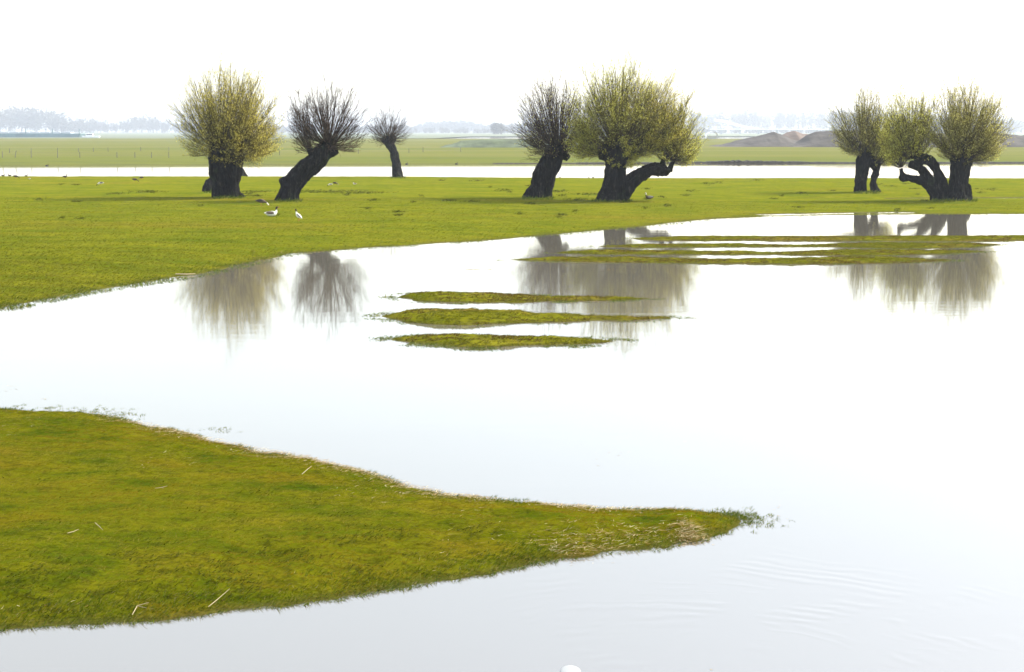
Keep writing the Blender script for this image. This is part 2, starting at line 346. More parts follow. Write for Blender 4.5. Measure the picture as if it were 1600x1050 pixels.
# ------------------------------------------------------------------ blades
def scatter(n, x0, x1, y0, y1, hfun, poly, dmin=.02, dens=None, pers=False, zmin=.004):
    if pers:   # even in angle rather than area, still placed on the ground
        Y = 1 / rng.uniform(1 / y1, 1 / y0, n); X = rng.uniform(-.40, .40, n) * Y
    else: X = rng.uniform(x0, x1, n); Y = rng.uniform(y0, y1, n)
    D = sdist(X, Y, poly); k = D > dmin
    if dens is not None: k &= rng.random(n) < dens(X, Y, D)
    X, Y, D = X[k], Y[k], D[k]; Z = hfun(X, Y, D); k = Z > zmin
    return X[k], Y[k], Z[k], D[k]
def blades(name, X, Y, Z, L, W, lift, mat, bias=0., kind='stuff', label=None, cat=None):
    n = len(X); a = rng.normal(bias, .9, n); lean = rng.uniform(.2, 1, n)
    dx, dy = np.cos(a), np.sin(a); L = L * rng.uniform(.5, 1.3, n); up = L * lift * rng.uniform(.3, 1.2, n)
    fl = np.sqrt(np.maximum(L * L - up * up, (L * .2) ** 2)); W = W * rng.uniform(.6, 1.3, n)
    s = rng.uniform(0, 2 * np.pi, n); px, py = np.cos(s) * W, np.sin(s) * W
    b = np.stack([X, Y, Z - .004], 1)
    V = np.stack([b + np.stack([px, py, 0 * px], 1), b - np.stack([px, py, 0 * px], 1), b + np.stack([dx * fl, dy * fl, up], 1)], 1).reshape(-1, 3)
    o = mesh_np(name, V, np.arange(3 * n).reshape(-1, 3), mat); tag(o, label, cat, kind=kind); return o
SPa = np.array(SP)
X, Y, Z, D = scatter(1000000, -9, 3.5, 10, 22.5, spit_h, SPa, -.4, lambda X, Y, D: (np.abs(X) < .40 * Y + .5) * 1., zmin=.012)
blades('short_grass', X, Y, Z, .05, .0034, .33, M['blade_f'], 0.3)
# ragged greener growth along the water line
X, Y, Z, D = scatter(420000, -9, 4, 10, 22.5, spit_h, SPa, -.4,
                     lambda X, Y, D: (np.abs(X) < .40 * Y + .5) * (1 - ss(D, .1, .7)) * np.clip((vn(X * 2.2, Y * 2.2, 9) - .25) * 1.2 + .5 * vn(X * 9, Y * 9, 10), 0, 1) * np.where(Y > 13.3 - .62 * X, .18, 1.) * (X < 3.2), zmin=-.016)
blades('shore_grass', X, Y, np.maximum(Z, .002), .06, .0045, .7, M['blade_e'])
X, Y, Z, D = scatter(500000, -9, 4, 10, 22.5, spit_h, SPa, -.45, lambda X, Y, D: (np.abs(X) < .40 * Y + .5) * (D < .35) * np.clip(.35 + vn(X * 3, Y * 3, 51), 0, 1), zmin=-.02)
k = Z < .07; blades('waterline_grass', X[k], Y[k], np.maximum(Z[k], .002), .045, .0045, .6, M['blade_e'])
# outlying tufts off the point and the upper shore
X = []; Y = []
for px, py, n, sx, sy in [(1160, 809, 900, 18, 5), (1190, 815, 260, 20, 6), (1130, 805, 700, 24, 4), (1110, 803, 500, 30, 3), (110, 642, 200, 40, 4), (150, 641, 260, 25, 4), (190, 650, 300, 20, 4), (40, 637, 220, 40, 3), (330, 672, 120, 25, 3)]:
    for _ in range(n // 8):
        p = at_z(px + random.gauss(0, sx), py + random.gauss(0, sy), 0)
        for _ in range(8): X.append(p.x + random.gauss(0, .02)); Y.append(p.y + random.gauss(0, .03))
X = np.array(X); Y = np.array(Y)
blades('flooded_grass_tips', X, Y, 0 * X + .002, .04, .004, .6, M['blade_e'])
# meadow blades
X, Y, Z, D = scatter(520000, 0, 0, 29, 80, meadow_h, np.array(MP), .05, None, True)
blades('meadow_grass', X, Y, Z, .10, .012, .4, M['blade_m'])
X, Y, Z, D = scatter(260000, 0, 0, 29, 75, lambda X, Y, D: np.maximum(meadow_h(X, Y, D), .005), np.array(MP), -.55, lambda X, Y, D: (1 - ss(D, 0, 1.2)) * (vn(X * 1.2, Y * 2.5, 19) > .42), True)
blades('meadow_shore_grass', X, Y, Z, .10, .012, .6, M['blade_e'])
Xs, Ys, Zs = [], [], []
for poly, h in IS:
    A = np.array(poly); lo, hi = A.min(0), A.max(0)
    X, Y, Z, D = scatter(int(min(60000, 2600 * (hi[0] - lo[0]) * (hi[1] - lo[1]) ** .5)), lo[0], hi[0], lo[1], hi[1], h, A, -.05)
    Xs.append(X); Ys.append(Y); Zs.append(Z)
X, Y, Z = np.concatenate(Xs), np.concatenate(Ys), np.concatenate(Zs)
Xd, Yd = [], []
for poly, h in IS:
    A = np.array(poly); lo, hi = A.min(0) - .6, A.max(0) + .6
    a, b, c, d = scatter(26000, lo[0], hi[0], lo[1], hi[1], h, A, -.5, lambda X, Y, D: (vn(X * 1.6, Y * 2.4, 61) * .6 + .4 * vn(X * 6, Y * 8, 62) > .56) * (1 - ss(-D, .1, .5)), zmin=-.2)
    k = c < .03; Xd.append(a[k]); Yd.append(b[k])
blades('drowned_grass', np.concatenate(Xd), np.concatenate(Yd), np.concatenate(Xd) * 0 + .003, .06, .008, .5, M['blade_e'])
q = vn(X * 1.1, Y * 2.2, 41) * .6 + .4 * vn(X * 4, Y * 7, 42); k = q < .52
blades('islet_grass', X[k], Y[k], Z[k], .08, .008, .45, M['blade_m'])
k = q > .6; blades('islet_moss', X[k], Y[k], Z[k], .06, .010, .6, M['moss_brown'])
# dark clumps and mole-hill like tussocks on the meadow
X = []; Y = []; Z = []
spots = [(745, 282, 10), (735, 315, 8), (700, 313, 10), (480, 299, 30), (530, 299, 35), (570, 301, 30), (400, 300, 16), (395, 306, 14), (380, 302, 10), (785, 297, 10),
         (1392, 291, 8), (1430, 295, 6), (1444, 313.5, 4), (1105, 287, 10), (1120, 285, 6), (1180, 281, 8), (1080, 298, 8), (870, 299, 16), (920, 303, 22), (900, 312, 18),
         (1010, 295, 5), (180, 303, 10), (230, 300, 20), (60, 312, 6), (690, 281, 5), (1299, 298, 4), (1480, 289, 5), (1550, 296, 10), (620, 330, 8), (830, 318, 8)]
for px, py, sp_ in spots + [(random.uniform(0, 1600), random.uniform(284, 345) , random.uniform(2, 7)) for _ in range(45)]:
    for _ in range(int(7 * sp_)):
        c = on_meadow(px + random.gauss(0, sp_ * .7), py + random.gauss(0, .7 + sp_ * .02))
        if c.z < .02: continue
        for _ in range(4): X.append(c.x + random.gauss(0, .05)); Y.append(c.y + random.gauss(0, .08)); Z.append(c.z - .01)
blades('dark_tussocks', np.array(X), np.array(Y), np.array(Z), .13, .018, .6, M['dark_tuft'])
X = []; Y = []; Z = []
for px, py, w_ in [(356, 309, 24), (451, 314, 20), (840, 310, 24), (955, 314, 32), (1354, 301, 20), (1490, 314, 36), (621, 277, 12), (328, 300, 10)]:
    for _ in range(int(w_ * 16)):
        c = on_meadow(px + random.uniform(-w_, w_), py + random.gauss(.3, .8)); X.append(c.x); Y.append(c.y); Z.append(c.z)
blades('trunk_foot_grass', np.array(X), np.array(Y), np.array(Z), .2, .02, .8, M['blade_e'])
# hummocks of darker moss on the spit
X, Y, Z, D = scatter(160000, -9, 3, 10, 20, spit_h, SPa, .05, lambda X, Y, D: (vn(X * 3.1, Y * 5.5, 23) * .7 + .3 * vn(X * 9, Y * 14, 24) > .60) * (.1 + .9 * (1 - ss(D, .6, 2.2))) * (Y < 13.6 - .5 * X))
blades('dark_moss_tufts', X, Y, Z + .012, .045, .006, .5, M['dark_tuft'])
# straw flotsam
X, Y, Z, D = scatter(260000, -9, 4, 10, 22.5, lambda X, Y, D: np.maximum(spit_h(X, Y, D), .01), SPa, -.05,
                     lambda X, Y, D: (1 - ss(D, .12, .7)) * ss(-X, -2.2, -.5) * np.clip(vn(X * 1.9, Y * .9, 29) * 1.8 - .1, 0, 1) * (Y > 13.3 + X * -.62) * .9 * ss(X, -6.5, -4.5))
X2, Y2, Z2, D2 = scatter(9000, -9, 4, 10, 22.5, spit_h, SPa, .1, lambda X, Y, D: vn(X * .8, Y * .8, 33) > .74)
cpt = at_z(1075, 826, .1)
X3 = rng.normal(cpt.x, .09, 600); Y3 = rng.normal(cpt.y, .14, 600); D3 = sdist(X3, Y3, SPa); Z3 = spit_h(X3, Y3, D3)
X = np.concatenate([X, X2, X3]); Y = np.concatenate([Y, Y2, Y3]); Z = np.concatenate([Z, Z2, Z3])
blades('straw_litter', X, Y, Z + .028, .07, .0042, .12, M['straw'], .2)

# ------------------------------------------------------------------ willows
def trunk_obj(name, limbs, Y0, org, parent, voxel=.055, seed=0):
    bm = bmesh.new()
    for li, L in enumerate(limbs):
        pts = []
        for q in L:
            p = at_y(q[0], q[1], Y0); p.y += (q[3] if len(q) > 3 else 0); r = q[2] * Y0 / F
            pts.append((p - org, r))
        # resample
        out = []
        for i in range(len(pts) - 1):
            p0 = pts[max(0, i - 1)]; p1 = pts[i]; p2 = pts[i + 1]; p3 = pts[min(len(pts) - 1, i + 2)]
            for j in range(5):
                t = j / 5
                P = .5 * ((2 * p1[0]) + (-p0[0] + p2[0]) * t + (2 * p0[0] - 5 * p1[0] + 4 * p2[0] - p3[0]) * t * t + (-p0[0] + 3 * p1[0] - 3 * p2[0] + p3[0]) * t ** 3)
                out.append((P, p1[1] * (1 - t) + p2[1] * t))
        out.append(pts[-1]); ns = 20; rings = []
        for i, (P, r) in enumerate(out):
            T = (out[min(i + 1, len(out) - 1)][0] - out[max(i - 1, 0)][0]).normalized()
            A = T.cross(Vector((0, 1, 0))).normalized(); B = T.cross(A)
            flare = 1.0
            if i < 5 and len(L) > 3: flare += .16 * (1 - i / 5)
            ring = []
            for k in range(ns):
                a = 2 * math.pi * k / ns
                rr = r * flare * (1 + .13 * math.sin(3 * a + i * .12 + seed + li) + .07 * math.sin(7 * a + seed * 2 + i * .05))
                ring.append(bm.verts.new(P + rr * (math.cos(a) * A + math.sin(a) * B)))
            rings.append(ring)
        for r0, r1 in zip(rings, rings[1:]):
            for k in range(ns): bm.faces.new((r0[k], r0[(k + 1) % ns], r1[(k + 1) % ns], r1[k]))
        bm.faces.new(list(reversed(rings[0]))); bm.faces.new(rings[-1])
    bmesh.ops.recalc_face_normals(bm, faces=bm.faces)
    me = bpy.data.meshes.new(name); bm.to_mesh(me); bm.free()
    tmp = bpy.data.objects.new('tmp', me); C.objects.link(tmp)
    md = tmp.modifiers.new('r', 'REMESH'); md.mode = 'VOXEL'; md.voxel_size = voxel
    dg = bpy.context.evaluated_depsgraph_get(); m2 = bpy.data.meshes.new_from_object(tmp.evaluated_get(dg))
    bpy.data.objects.remove(tmp); bpy.data.meshes.remove(me)
    n = len(m2.vertices); V = np.empty(n * 3, np.float32); m2.vertices.foreach_get('co', V); V = V.reshape(-1, 3)
    Nn = np.empty(n * 3, np.float32); m2.vertices.foreach_get('normal', Nn); Nn = Nn.reshape(-1, 3)
    ang = np.arctan2(Nn[:, 1], Nn[:, 0]) * 2.2
    d = .10 * fbm(V[:, 0] * 5 + ang + seed, V[:, 1] * 5 + V[:, 2] * .8, 4, seed) + .11 * fbm(V[:, 0] * 2.2 + V[:, 1], V[:, 2] * 2.2, 3, seed + 2)
    V += Nn * d[:, None]; m2.vertices.foreach_set('co', V.ravel()); m2.update()
    m2.name = name; m2.materials.clear(); m2.materials.append(M['bark'])
    for p in m2.polygons: p.use_smooth = True
    o = bpy.data.objects.new(name, m2); C.objects.link(o); o.parent = parent; return o

def crown(parent, org, Y0, head, cen, rx, rz, ry=None, n=130, sec=12, leaves=8,  twig='twig_brown', leaf=None, maxth=118, hr=14, leafsz=.062, bend=.16, thick=1., seed=0, az=None, lsp=1., name='crown'):
    rg = np.random.default_rng(100 + seed); s = Y0 / F
    n = int(n * 1.6); leaves *= .95; sec = max(6, int(sec * (.88 if leaf else .75)))
    H = np.array(at_y(head[0], head[1], Y0) - org); Cc = np.array(at_y(cen[0], cen[1], Y0) - org)
    k_ = 1.05 if leaf else 1.1; rx *= k_; rz *= k_ * 1.1; cen = (cen[0], cen[1] - rz * .04); rb = 1. if leaf else 1.25
    R = np.array([rx * s, (ry or rx) * s * .9, rz * s])
    N0 = n * 12; th = np.arccos(rg.uniform(math.cos(math.radians(maxth)), 1, N0)); ph = rg.uniform(0, 2 * np.pi, N0)
    U0 = np.stack([np.sin(th) * np.cos(ph), np.sin(th) * np.sin(ph), np.cos(th)], 1)
    a = ((U0 / R) ** 2).sum(1); b = 2 * (U0 * (H - Cc) / R ** 2).sum(1); c = (((H - Cc) / R) ** 2).sum() - 1
    L0 = np.maximum((-b + np.sqrt(np.maximum(b * b - 4 * a * c, 0))) / (2 * a), .05) ** 2.3
    pk = rg.choice(N0, n, False, L0 / L0.sum()); th = th[pk]; ph = ph[pk]
    if az is not None: ph = rg.normal(az, .8, n)
    U = np.stack([np.sin(th) * np.cos(ph), np.sin(th) * np.sin(ph), np.cos(th)], 1)
    S = H + U * hr * s * rg.uniform(.2, 1, (n, 1)) * np.array([1, .9, .55])
    # distance to ellipsoid
    a = ((U / R) ** 2).sum(1); b = 2 * (U * (S - Cc) / R ** 2).sum(1); c = (((S - Cc) / R) ** 2).sum(1) - 1
    disc = np.maximum(b * b - 4 * a * c, 0); L = np.maximum((-b + np.sqrt(disc)) / (2 * a), .5)
    clump = .93 + .14 * vn(ph * 1.6 + 3, th * 2.5, seed)
    L = L * clump * rg.uniform(.5, 1.09, n) ** .75
    K = 7; t = np.linspace(0, 1, K)[None, :, None]
    hz = np.sin(th)[:, None, None]
    P = S[:, None, :] + U[:, None, :] * (L[:, None, None] * t)
    sag = -bend * L[:, None, None] * np.sin(np.pi * t ** .8) * hz 
    P = P + np.array([0, 0, 1.]) * sag
    wig = rg.normal(0, .034, (n, K, 3)) * L[:, None, None] * t; P = P + np.cumsum(wig, 1) * .35
    r0 = .021 * thick * rg.uniform(.6, 1.35, n) * (L / 3) ** .5
    Rr = r0[:, None] * (1 - .78 * np.linspace(0, 1, K) ** .8)[None, :]
    V, Q = tubes(P, Rr, 4)
    allV = [V]; allQ = [Q]; off = len(V)
    # side shoots
    def shoots(P, L, cnt, lo, hi, ang, lenf, rad, K2):
        n = len(P); K = P.shape[1]
        i = np.repeat(np.arange(n), cnt); tt = rg.uniform(lo, hi, len(i)); u = tt * (K - 1); k = np.minimum(u.astype(int), K - 2); f = (u - k)[:, None]
        B = P[i, k] * (1 - f) + P[i, k + 1] * f; T = P[i, k + 1] - P[i, k]; T /= np.linalg.norm(T, axis=1, keepdims=True) + 1e-9
        rnd = rg.normal(0, 1, T.shape); rnd -= (rnd * T).sum(1, keepdims=True) * T; rnd /= np.linalg.norm(rnd, axis=1, keepdims=True) + 1e-9
        aa = np.radians(rg.uniform(ang * .5, ang * 1.3, len(i)))[:, None]
        Dd = T * np.cos(aa) + rnd * np.sin(aa) + np.array([0, 0, .2]); Dd /= np.linalg.norm(Dd, axis=1, keepdims=True)
        ll = (L[i] * lenf * rg.uniform(.5, 1.2, len(i)) * (1.15 - .6 * tt))[:, None, None]
        t2 = np.linspace(0, 1, K2)[None, :, None]
        P2 = B[:, None, :] + Dd[:, None, :] * ll * t2 + T[:, None, :] * ll * .25 * t2 ** 2 + rg.normal(0, .03, (len(i), K2, 3)) * ll * t2
        R2 = rad * thick * rg.uniform(.6, 1.3, len(i))[:, None] * (1 - .6 * np.linspace(0, 1, K2))[None, :]
        return P2, R2, ll[:, 0, 0]
    nprim = len(Q)
    P2, R2, L2 = shoots(P, L, sec, .22, .96, 34, .36, .0075 * rb, 4)
    V, Q = tubes(P2, R2, 3); allV.append(V); allQ.append(Q + off); off += len(V)
    P3, R3, L3 = shoots(P2, L2, 2, .2, .9, 36, .75, .0052 * rb, 3)
    V, Q = tubes(P3, R3, 3); allV.append(V); allQ.append(Q + off)
    print('crown', sum(len(q) for q in allQ) * 2)
    o = mesh_np(name, np.concatenate(allV), np.concatenate(allQ), [M[twig], M['shoot_dark']], parent, False, np.concatenate([np.ones(nprim), np.zeros(sum(len(q) for q in allQ) - nprim)])); o['kind'] = 'stuff'
    if leaf and leaves:
        src = np.concatenate([P2.reshape(-1, 3), P3.reshape(-1, 3)]); ends = np.concatenate([np.full(P2.shape[:2], 1).ravel(), np.full(P3.shape[:2], 1).ravel()])
        m = int(len(P2) * leaves); i = rg.integers(0, len(src), m)
        B = src[i] + rg.normal(0, .05 * lsp, (m, 3))
        # fewer leaves in the heart of the crown
        dist = np.linalg.norm((B - H) / R, axis=1); k = rg.random(m) < np.clip(dist * 2.2 - 1.0, .04, 1); B = B[k]; m = len(B)
        d1 = rg.normal(0, 1, (m, 3)); d1[:, 2] = np.abs(d1[:, 2]) + .3; d1 /= np.linalg.norm(d1, axis=1, keepdims=True); d2 = rg.normal(0, 1, (m, 3)); d2 /= np.linalg.norm(d2, axis=1, keepdims=True)
        sz = leafsz * rg.uniform(.5, 1.4, m)[:, None]
        V = np.stack([B - d2 * sz * .3, B + d2 * sz * .3, B + d1 * sz * 1.3], 1).reshape(-1, 3)
        l = mesh_np('leaves', V, np.arange(3 * m).reshape(-1, 3), M[leaf], o); l['kind'] = 'stuff'
    return o

def willow(label, bx, by, limbs, crowns, seed, group='pollard willows on the flooded meadow', voxel=.045):
    b = on_meadow(bx, by); Y0 = b.y
    t = empty('pollard_willow', b, label, 'tree', group)
    for L in limbs:
        for q in L: pass
    trunk_obj('trunk', limbs, Y0, b, t, voxel, seed)
    for i, c in enumerate(crowns): crown(t, b, Y0, seed=seed * 7 + i, **c)
    return t

# 1 golden double-stemmed willow
willow('golden-leaved pollard willow with a split double trunk, leftmost tree on the meadow', 356, 308,
       [[(345, 312, 10.5), (343, 290, 9.5), (340, 268, 10), (338, 250, 11), (340, 232, 11)],
        [(367, 312, 8.5), (364, 290, 8.5), (366, 268, 10), (368, 250, 11.5), (365, 230, 12)],
        [(355, 296, 3, .35), (354, 275, 5, .35), (352, 258, 15), (352, 240, 22), (350, 222, 16)],
        [(380, 312, 4), (372, 306, 6), (366, 300, 6)]],
       [dict(head=(345, 232), cen=(350, 186), rx=76, rz=76, n=150, sec=13, leaves=9, twig='twig_olive', leaf='leaf_gold', maxth=118, hr=20),
        dict(head=(368, 236), cen=(378, 192), rx=63, rz=66, n=120, sec=13, leaves=13, twig='twig_olive', leaf='leaf_gold', maxth=122, hr=16)], 1)
# 2 bare leaning willow
willow('bare brown pollard willow leaning far to the right over a hollow trunk', 451, 313,
       [[(449, 318, 17), (453, 300, 15.5), (463, 280, 15), (480, 263, 14.5), (496, 247, 14), (508, 233, 13), (514, 222, 9)],
        [(452, 292, 12), (443, 281, 9), (441, 276, 5)],
        [(494, 250, 8), (487, 240, 5), (484, 232, 3)],
        [(508, 240, 9), (522, 236, 7), (528, 233, 4)]],
       [dict(head=(513, 226), cen=(512, 190), rx=58, rz=58, n=125, sec=9, leaves=0, twig='twig_brown', maxth=108, hr=15, bend=.12),
        dict(head=(487, 238), cen=(478, 195), rx=34, rz=50, n=26, sec=8, leaves=0, twig='twig_brown', maxth=80, hr=6, az=math.pi)], 2)
# 3 small distant willow
willow('small far willow with a thin curved trunk standing at the channel edge', 621, 276,
       [[(622, 279, 8), (619, 262, 7), (616, 245, 6), (612, 232, 6.5), (605, 222, 6.5), (600, 214, 6)],
        [(606, 224, 7), (613, 215, 6), (616, 211, 3)]],
       [dict(head=(606, 215), cen=(607, 199), rx=35, rz=29, n=95, sec=9, leaves=0, twig='twig_brown', maxth=125, hr=10, thick=.95)], 3, voxel=.07)
# 4 bare willow left of the big one
willow('bare brownish willow with a thick right-leaning trunk, left of the largest willow', 840, 309,
       [[(837, 314, 21), (844, 292, 18), (853, 268, 17), (863, 248, 16), (872, 234, 14), (877, 224, 8)],
        [(870, 240, 9), (882, 243, 7), (889, 248, 4)]],
       [dict(head=(873, 232), cen=(861, 188), rx=62, rz=70, n=165, sec=11, leaves=1.5, twig='twig_brown', leaf='leaf_pale', maxth=118, hr=17)], 4)
# 5 the largest
willow('largest yellow-green pollard willow with a low limb reaching right from its base', 955, 313,
       [[(955, 320, 26), (957, 300, 21), (960, 280, 17), (962, 262, 15), (963, 245, 17), (966, 230, 17), (968, 220, 9)],
        [(963, 250, 8), (980, 238, 9), (996, 232, 8), (1010, 226, 4)],
        [(962, 316, 17), (974, 300, 13), (988, 284, 11), (1004, 272, 10), (1022, 265, 9), (1036, 266, 8), (1046, 268, 6.5)],
        [(1034, 266, 4.5), (1036, 258, 4), (1037, 248, 3)],
        [(1046, 268, 5), (1049, 260, 4), (1055, 248, 3)],
        [(940, 250, 5), (944, 236, 8), (955, 228, 9)]],
       [dict(head=(964, 228), cen=(968, 178), rx=82, rz=79, n=190, sec=14, leaves=10, twig='twig_olive', leaf='leaf_lime', maxth=116, hr=24),
        dict(head=(1000, 230), cen=(1020, 185), rx=60, rz=68, n=90, sec=13, leaves=12, twig='twig_olive', leaf='leaf_gold', maxth=100, hr=12),
        dict(head=(1046, 252), cen=(1058, 203), rx=44, rz=56, n=90, sec=11, leaves=9, twig='twig_olive', leaf='leaf_lime', maxth=100, hr=14),
        dict(head=(940, 236), cen=(907, 200), rx=26, rz=48, n=45, sec=11, leaves=15, twig='twig_olive', leaf='leaf_lime', maxth=95, hr=8, name='side_shoots'),
        dict(head=(968, 248), cen=(975, 245), rx=26, rz=22, n=40, sec=10, leaves=12, twig='twig_olive', leaf='leaf_lime', maxth=150, hr=14, name='ivy_shoots')], 5)
# 7 holed trunk
willow('grey-green willow with a gap through its split trunk, left of the twin pair', 1354, 300,
       [[(1345, 304, 9), (1346, 285, 8.5), (1348, 268, 9), (1351, 250, 10.5), (1352, 238, 10), (1350, 226, 6)],
        [(1370, 304, 6.5), (1366, 292, 6), (1366, 280, 4.5), (1370, 270, 4.5), (1369, 261, 5), (1358, 250, 8)],
        [(1369, 262, 5), (1374, 254, 3.5)]],
       [dict(head=(1350, 236), cen=(1344, 192), rx=45, rz=49, n=130, sec=11, leaves=6, twig='twig_olive', leaf='leaf_pale', maxth=120, hr=12),
        dict(head=(1370, 255), cen=(1380, 215), rx=27, rz=44, n=60, sec=11, leaves=14, twig='twig_olive', leaf='leaf_lime', maxth=105, hr=6)], 7)
# 8 arching stems
willow('willow of several arching stems bending left beside the rightmost willow', 1470, 313,
       [[(1472, 320, 14), (1462, 302, 9), (1452, 290, 7), (1440, 283, 6), (1424, 279, 5.5), (1412, 278, 5), (1407, 280, 4)],
        [(1413, 278, 4), (1409, 270, 3.5), (1408, 263, 3)],
        [(1474, 318, 11), (1465, 298, 8), (1453, 282, 6.5), (1441, 268, 6.5), (1431, 259, 6), (1421, 256, 4.5)],
        [(1478, 318, 11), (1475, 298, 9), (1468, 278, 7), (1461, 261, 6.5), (1451, 250, 7.5), (1440, 248, 8.5), (1430, 251, 9)]],
       [dict(head=(1430, 249), cen=(1420, 198), rx=44, rz=49, n=115, sec=12, leaves=10, twig='twig_olive', leaf='leaf_lime', maxth=85, hr=12),
        dict(head=(1409, 262), cen=(1400, 225), rx=26, rz=42, n=26, sec=10, leaves=9, twig='twig_olive', leaf='leaf_lime', maxth=70, hr=4, name='side_shoots')], 8)
# 9 rightmost
willow('rightmost round-crowned willow with a stout upright trunk beside a puddle', 1496, 313,
       [[(1492, 320, 22), (1495, 300, 16), (1498, 282, 13), (1500, 266, 13), (1502, 254, 15), (1503, 244, 13)],
        [(1508, 318, 10), (1510, 303, 8), (1504, 288, 7)],
        [(1498, 262, 8), (1490, 250, 7), (1487, 243, 4)], [(1504, 262, 8), (1514, 250, 7), (1520, 245, 4)]],
       [dict(head=(1502, 246), cen=(1514, 193), rx=61, rz=58, n=200, sec=12, leaves=9, twig='twig_olive', leaf='leaf_pale', maxth=112, hr=18)], 9)

# stumps behind the golden willow
def stump(label, px, py, limbs, seed):
    b = on_meadow(px, py); t = empty('willow_stump', b, label, 'stump')
    trunk_obj('stump_wood', limbs, b.y, b, t, .06, seed)
stump('dark rounded hollow stump just left behind the split-trunk golden willow', 328, 299,
      [[(331, 303, 13), (329, 294, 12), (330, 287, 10), (334, 281, 7), (340, 278, 4)]], 21)
stump('dark slanting stump right behind the golden willow, at the channel edge', 375, 274,
      [[(377, 278, 9), (374, 268, 8), (370, 260, 6), (366, 254, 4)]], 22)

# ------------------------------------------------------------------ wildfowl
def bmat(n, c): return simple(n, c, .8, .15, 20)
BD = bmat('plumage_dark', (.018, .015, .013)); BW = bmat('plumage_white', (.75, .72, .62)); BB = bmat('plumage_brown', (.10, .07, .045)); BG = bmat('plumage_grey', (.22, .20, .18)); BK = bmat('bill_orange', (.35, .12, .04))
POSE = {  # (x, z, r) from tail to head, metres
 'stand': [(-.34, .30, .012), (-.27, .30, .045), (-.16, .28, .095), (-.02, .26, .125), (.10, .27, .115), (.18, .33, .07), (.205, .41, .036), (.21, .50, .030), (.225, .555, .042), (.26, .565, .036), (.285, .56, .016)],
 'upright': [(-.26, .16, .012), (-.21, .19, .045), (-.13, .24, .09), (-.03, .30, .115), (.05, .37, .095), (.10, .44, .055), (.12, .52, .034), (.125, .60, .030), (.14, .655, .042), (.175, .665, .036), (.20, .66, .016)],
 'graze': [(-.36, .31, .012), (-.29, .30, .045), (-.17, .29, .09), (-.03, .28, .115), (.10, .26, .10), (.19, .23, .06), (.27, .19, .036), (.33, .12, .030), (.37, .07, .040), (.385, .04, .032), (.395, .02, .016)],
 'rest': [(-.32, .16, .012), (-.25, .15, .045), (-.15, .13, .09), (-.01, .12, .115), (.10, .13, .105), (.17, .19, .06), (.185, .26, .036), (.18, .33, .030), (.195, .375, .042), (.23, .385, .036), (.255, .38, .016)]}
def bird(label, px, py, pose, rz, scale=1., cols=(BW, BD, BB), pt=None, cat='goose', group='wildfowl grazing on the meadow'):
    loc = pt if pt is not None else on_meadow(px, py)
    t = empty('wild_goose' if cat == 'goose' else 'wild_duck', loc, label, cat, group, rz); scale *= (.62 if loc.y > 88 and pt is None else .6 if pt is not None else .9); t.scale = (scale,) * 3
    A = np.array(POSE[pose]); u = np.linspace(0, len(A) - 1, 31); A2 = np.stack([np.interp(u, np.arange(len(A)), A[:, k]) for k in range(3)], 1)
    P = np.stack([A2[:, 0], 0 * u, A2[:, 1]], 1)[None]; V, Q = tubes(P, A2[:, 2][None], 12)
    face_u = np.repeat(u[:-1], 12); mi = np.where(face_u > 6, 1, 0)
    o = mesh_np('body', V, Q, [cols[0], cols[1]], t, True, mi)
    # end caps are small cones
    for side in (-1, 1):
        i0, i1 = 1.2, 4.0; uu = np.linspace(i0, i1, 8); W = np.stack([np.interp(uu, np.arange(len(A)), A[:, k]) for k in range(3)], 1)
        n = 8; V = []
        for j in range(n):
            r = W[j, 2]; top = .9 * math.sin(math.pi * (j + .6) / (n + .2)) ** .5
            for a in (1.25, .8, .35, -.15):
                aa = a * top; V.append((W[j, 0] - .02, side * (r + .008) * math.cos(aa), W[j, 1] + (r + .008) * math.sin(aa)))
        Fq = [(4 * j + k, 4 * j + k + 1, 4 * j + 5 + k, 4 * j + 4 + k) for j in range(n - 1) for k in range(3)]
        mesh_np('wing', V, Fq, cols[2], t, True)
        if pose != 'rest':
            x0 = A[3, 0]; V, Q = tubes([[(x0, side * .05, A[3, 1] - .08), (x0 - .01, side * .05, .06), (x0, side * .05, .012), (x0 + .06, side * .05, .006)]], [[.014, .009, .009, .012]], 5)
            mesh_np('leg', V, Q, BK, t)
    h = A[-2]; d = A[-1] - A[-3]; d = d[:2] / (np.linalg.norm(d[:2]) + 1e-9)
    V, Q = tubes([[(h[0] + d[0] * .02, 0, h[1] + d[1] * .02), (h[0] + d[0] * .06, 0, h[1] + d[1] * .06 - .004), (h[0] + d[0] * .085, 0, h[1] + d[1] * .085 - .008)]], [[.019, .012, .004]], 6)
    mesh_np('bill', V, Q, BK, t)
    return t
PI = math.pi
bird('dark goose with white back stripe grazing head down, nearest left of three', 409, 322, 'graze', .1, .95, (BB, BW, BD))
bird('plump black-headed white and brown goose resting, middle of the nearest three', 425, 338, 'rest', .2, 1.15, (BW, BD, BB))
bird('white-breasted goose standing upright with dark neck, rightmost of the nearest three', 466, 344, 'upright', PI - .4, .8, (BW, BD, BG))
bird('small pale goose bent to feed right of the bare leaning willow', 516, 291, 'graze', PI, .8, (BW, BD, BG))
bird('dark goose grazing beside a paler one right of the leaning willow', 524, 290, 'graze', .1, .9, (BB, BG, BD))
bird('lone small dark duck below the small far willow', 554, 288, 'rest', PI, .75, (BW, BD, BB), cat='duck')
bird('dark speck-like duck at the channel edge, furthest left of all', 5, 275, 'rest', 0, .9, (BB, BD, BD), cat='duck')
bird('second dark duck from the left photo edge, at the channel edge', 15, 275, 'rest', PI, .9, (BB, BD, BD), cat='duck')
bird('slanting dark and white goose just right of two dark channel-edge ducks', 25, 279, 'graze', .2, 1.1, (BD, BD, BB))
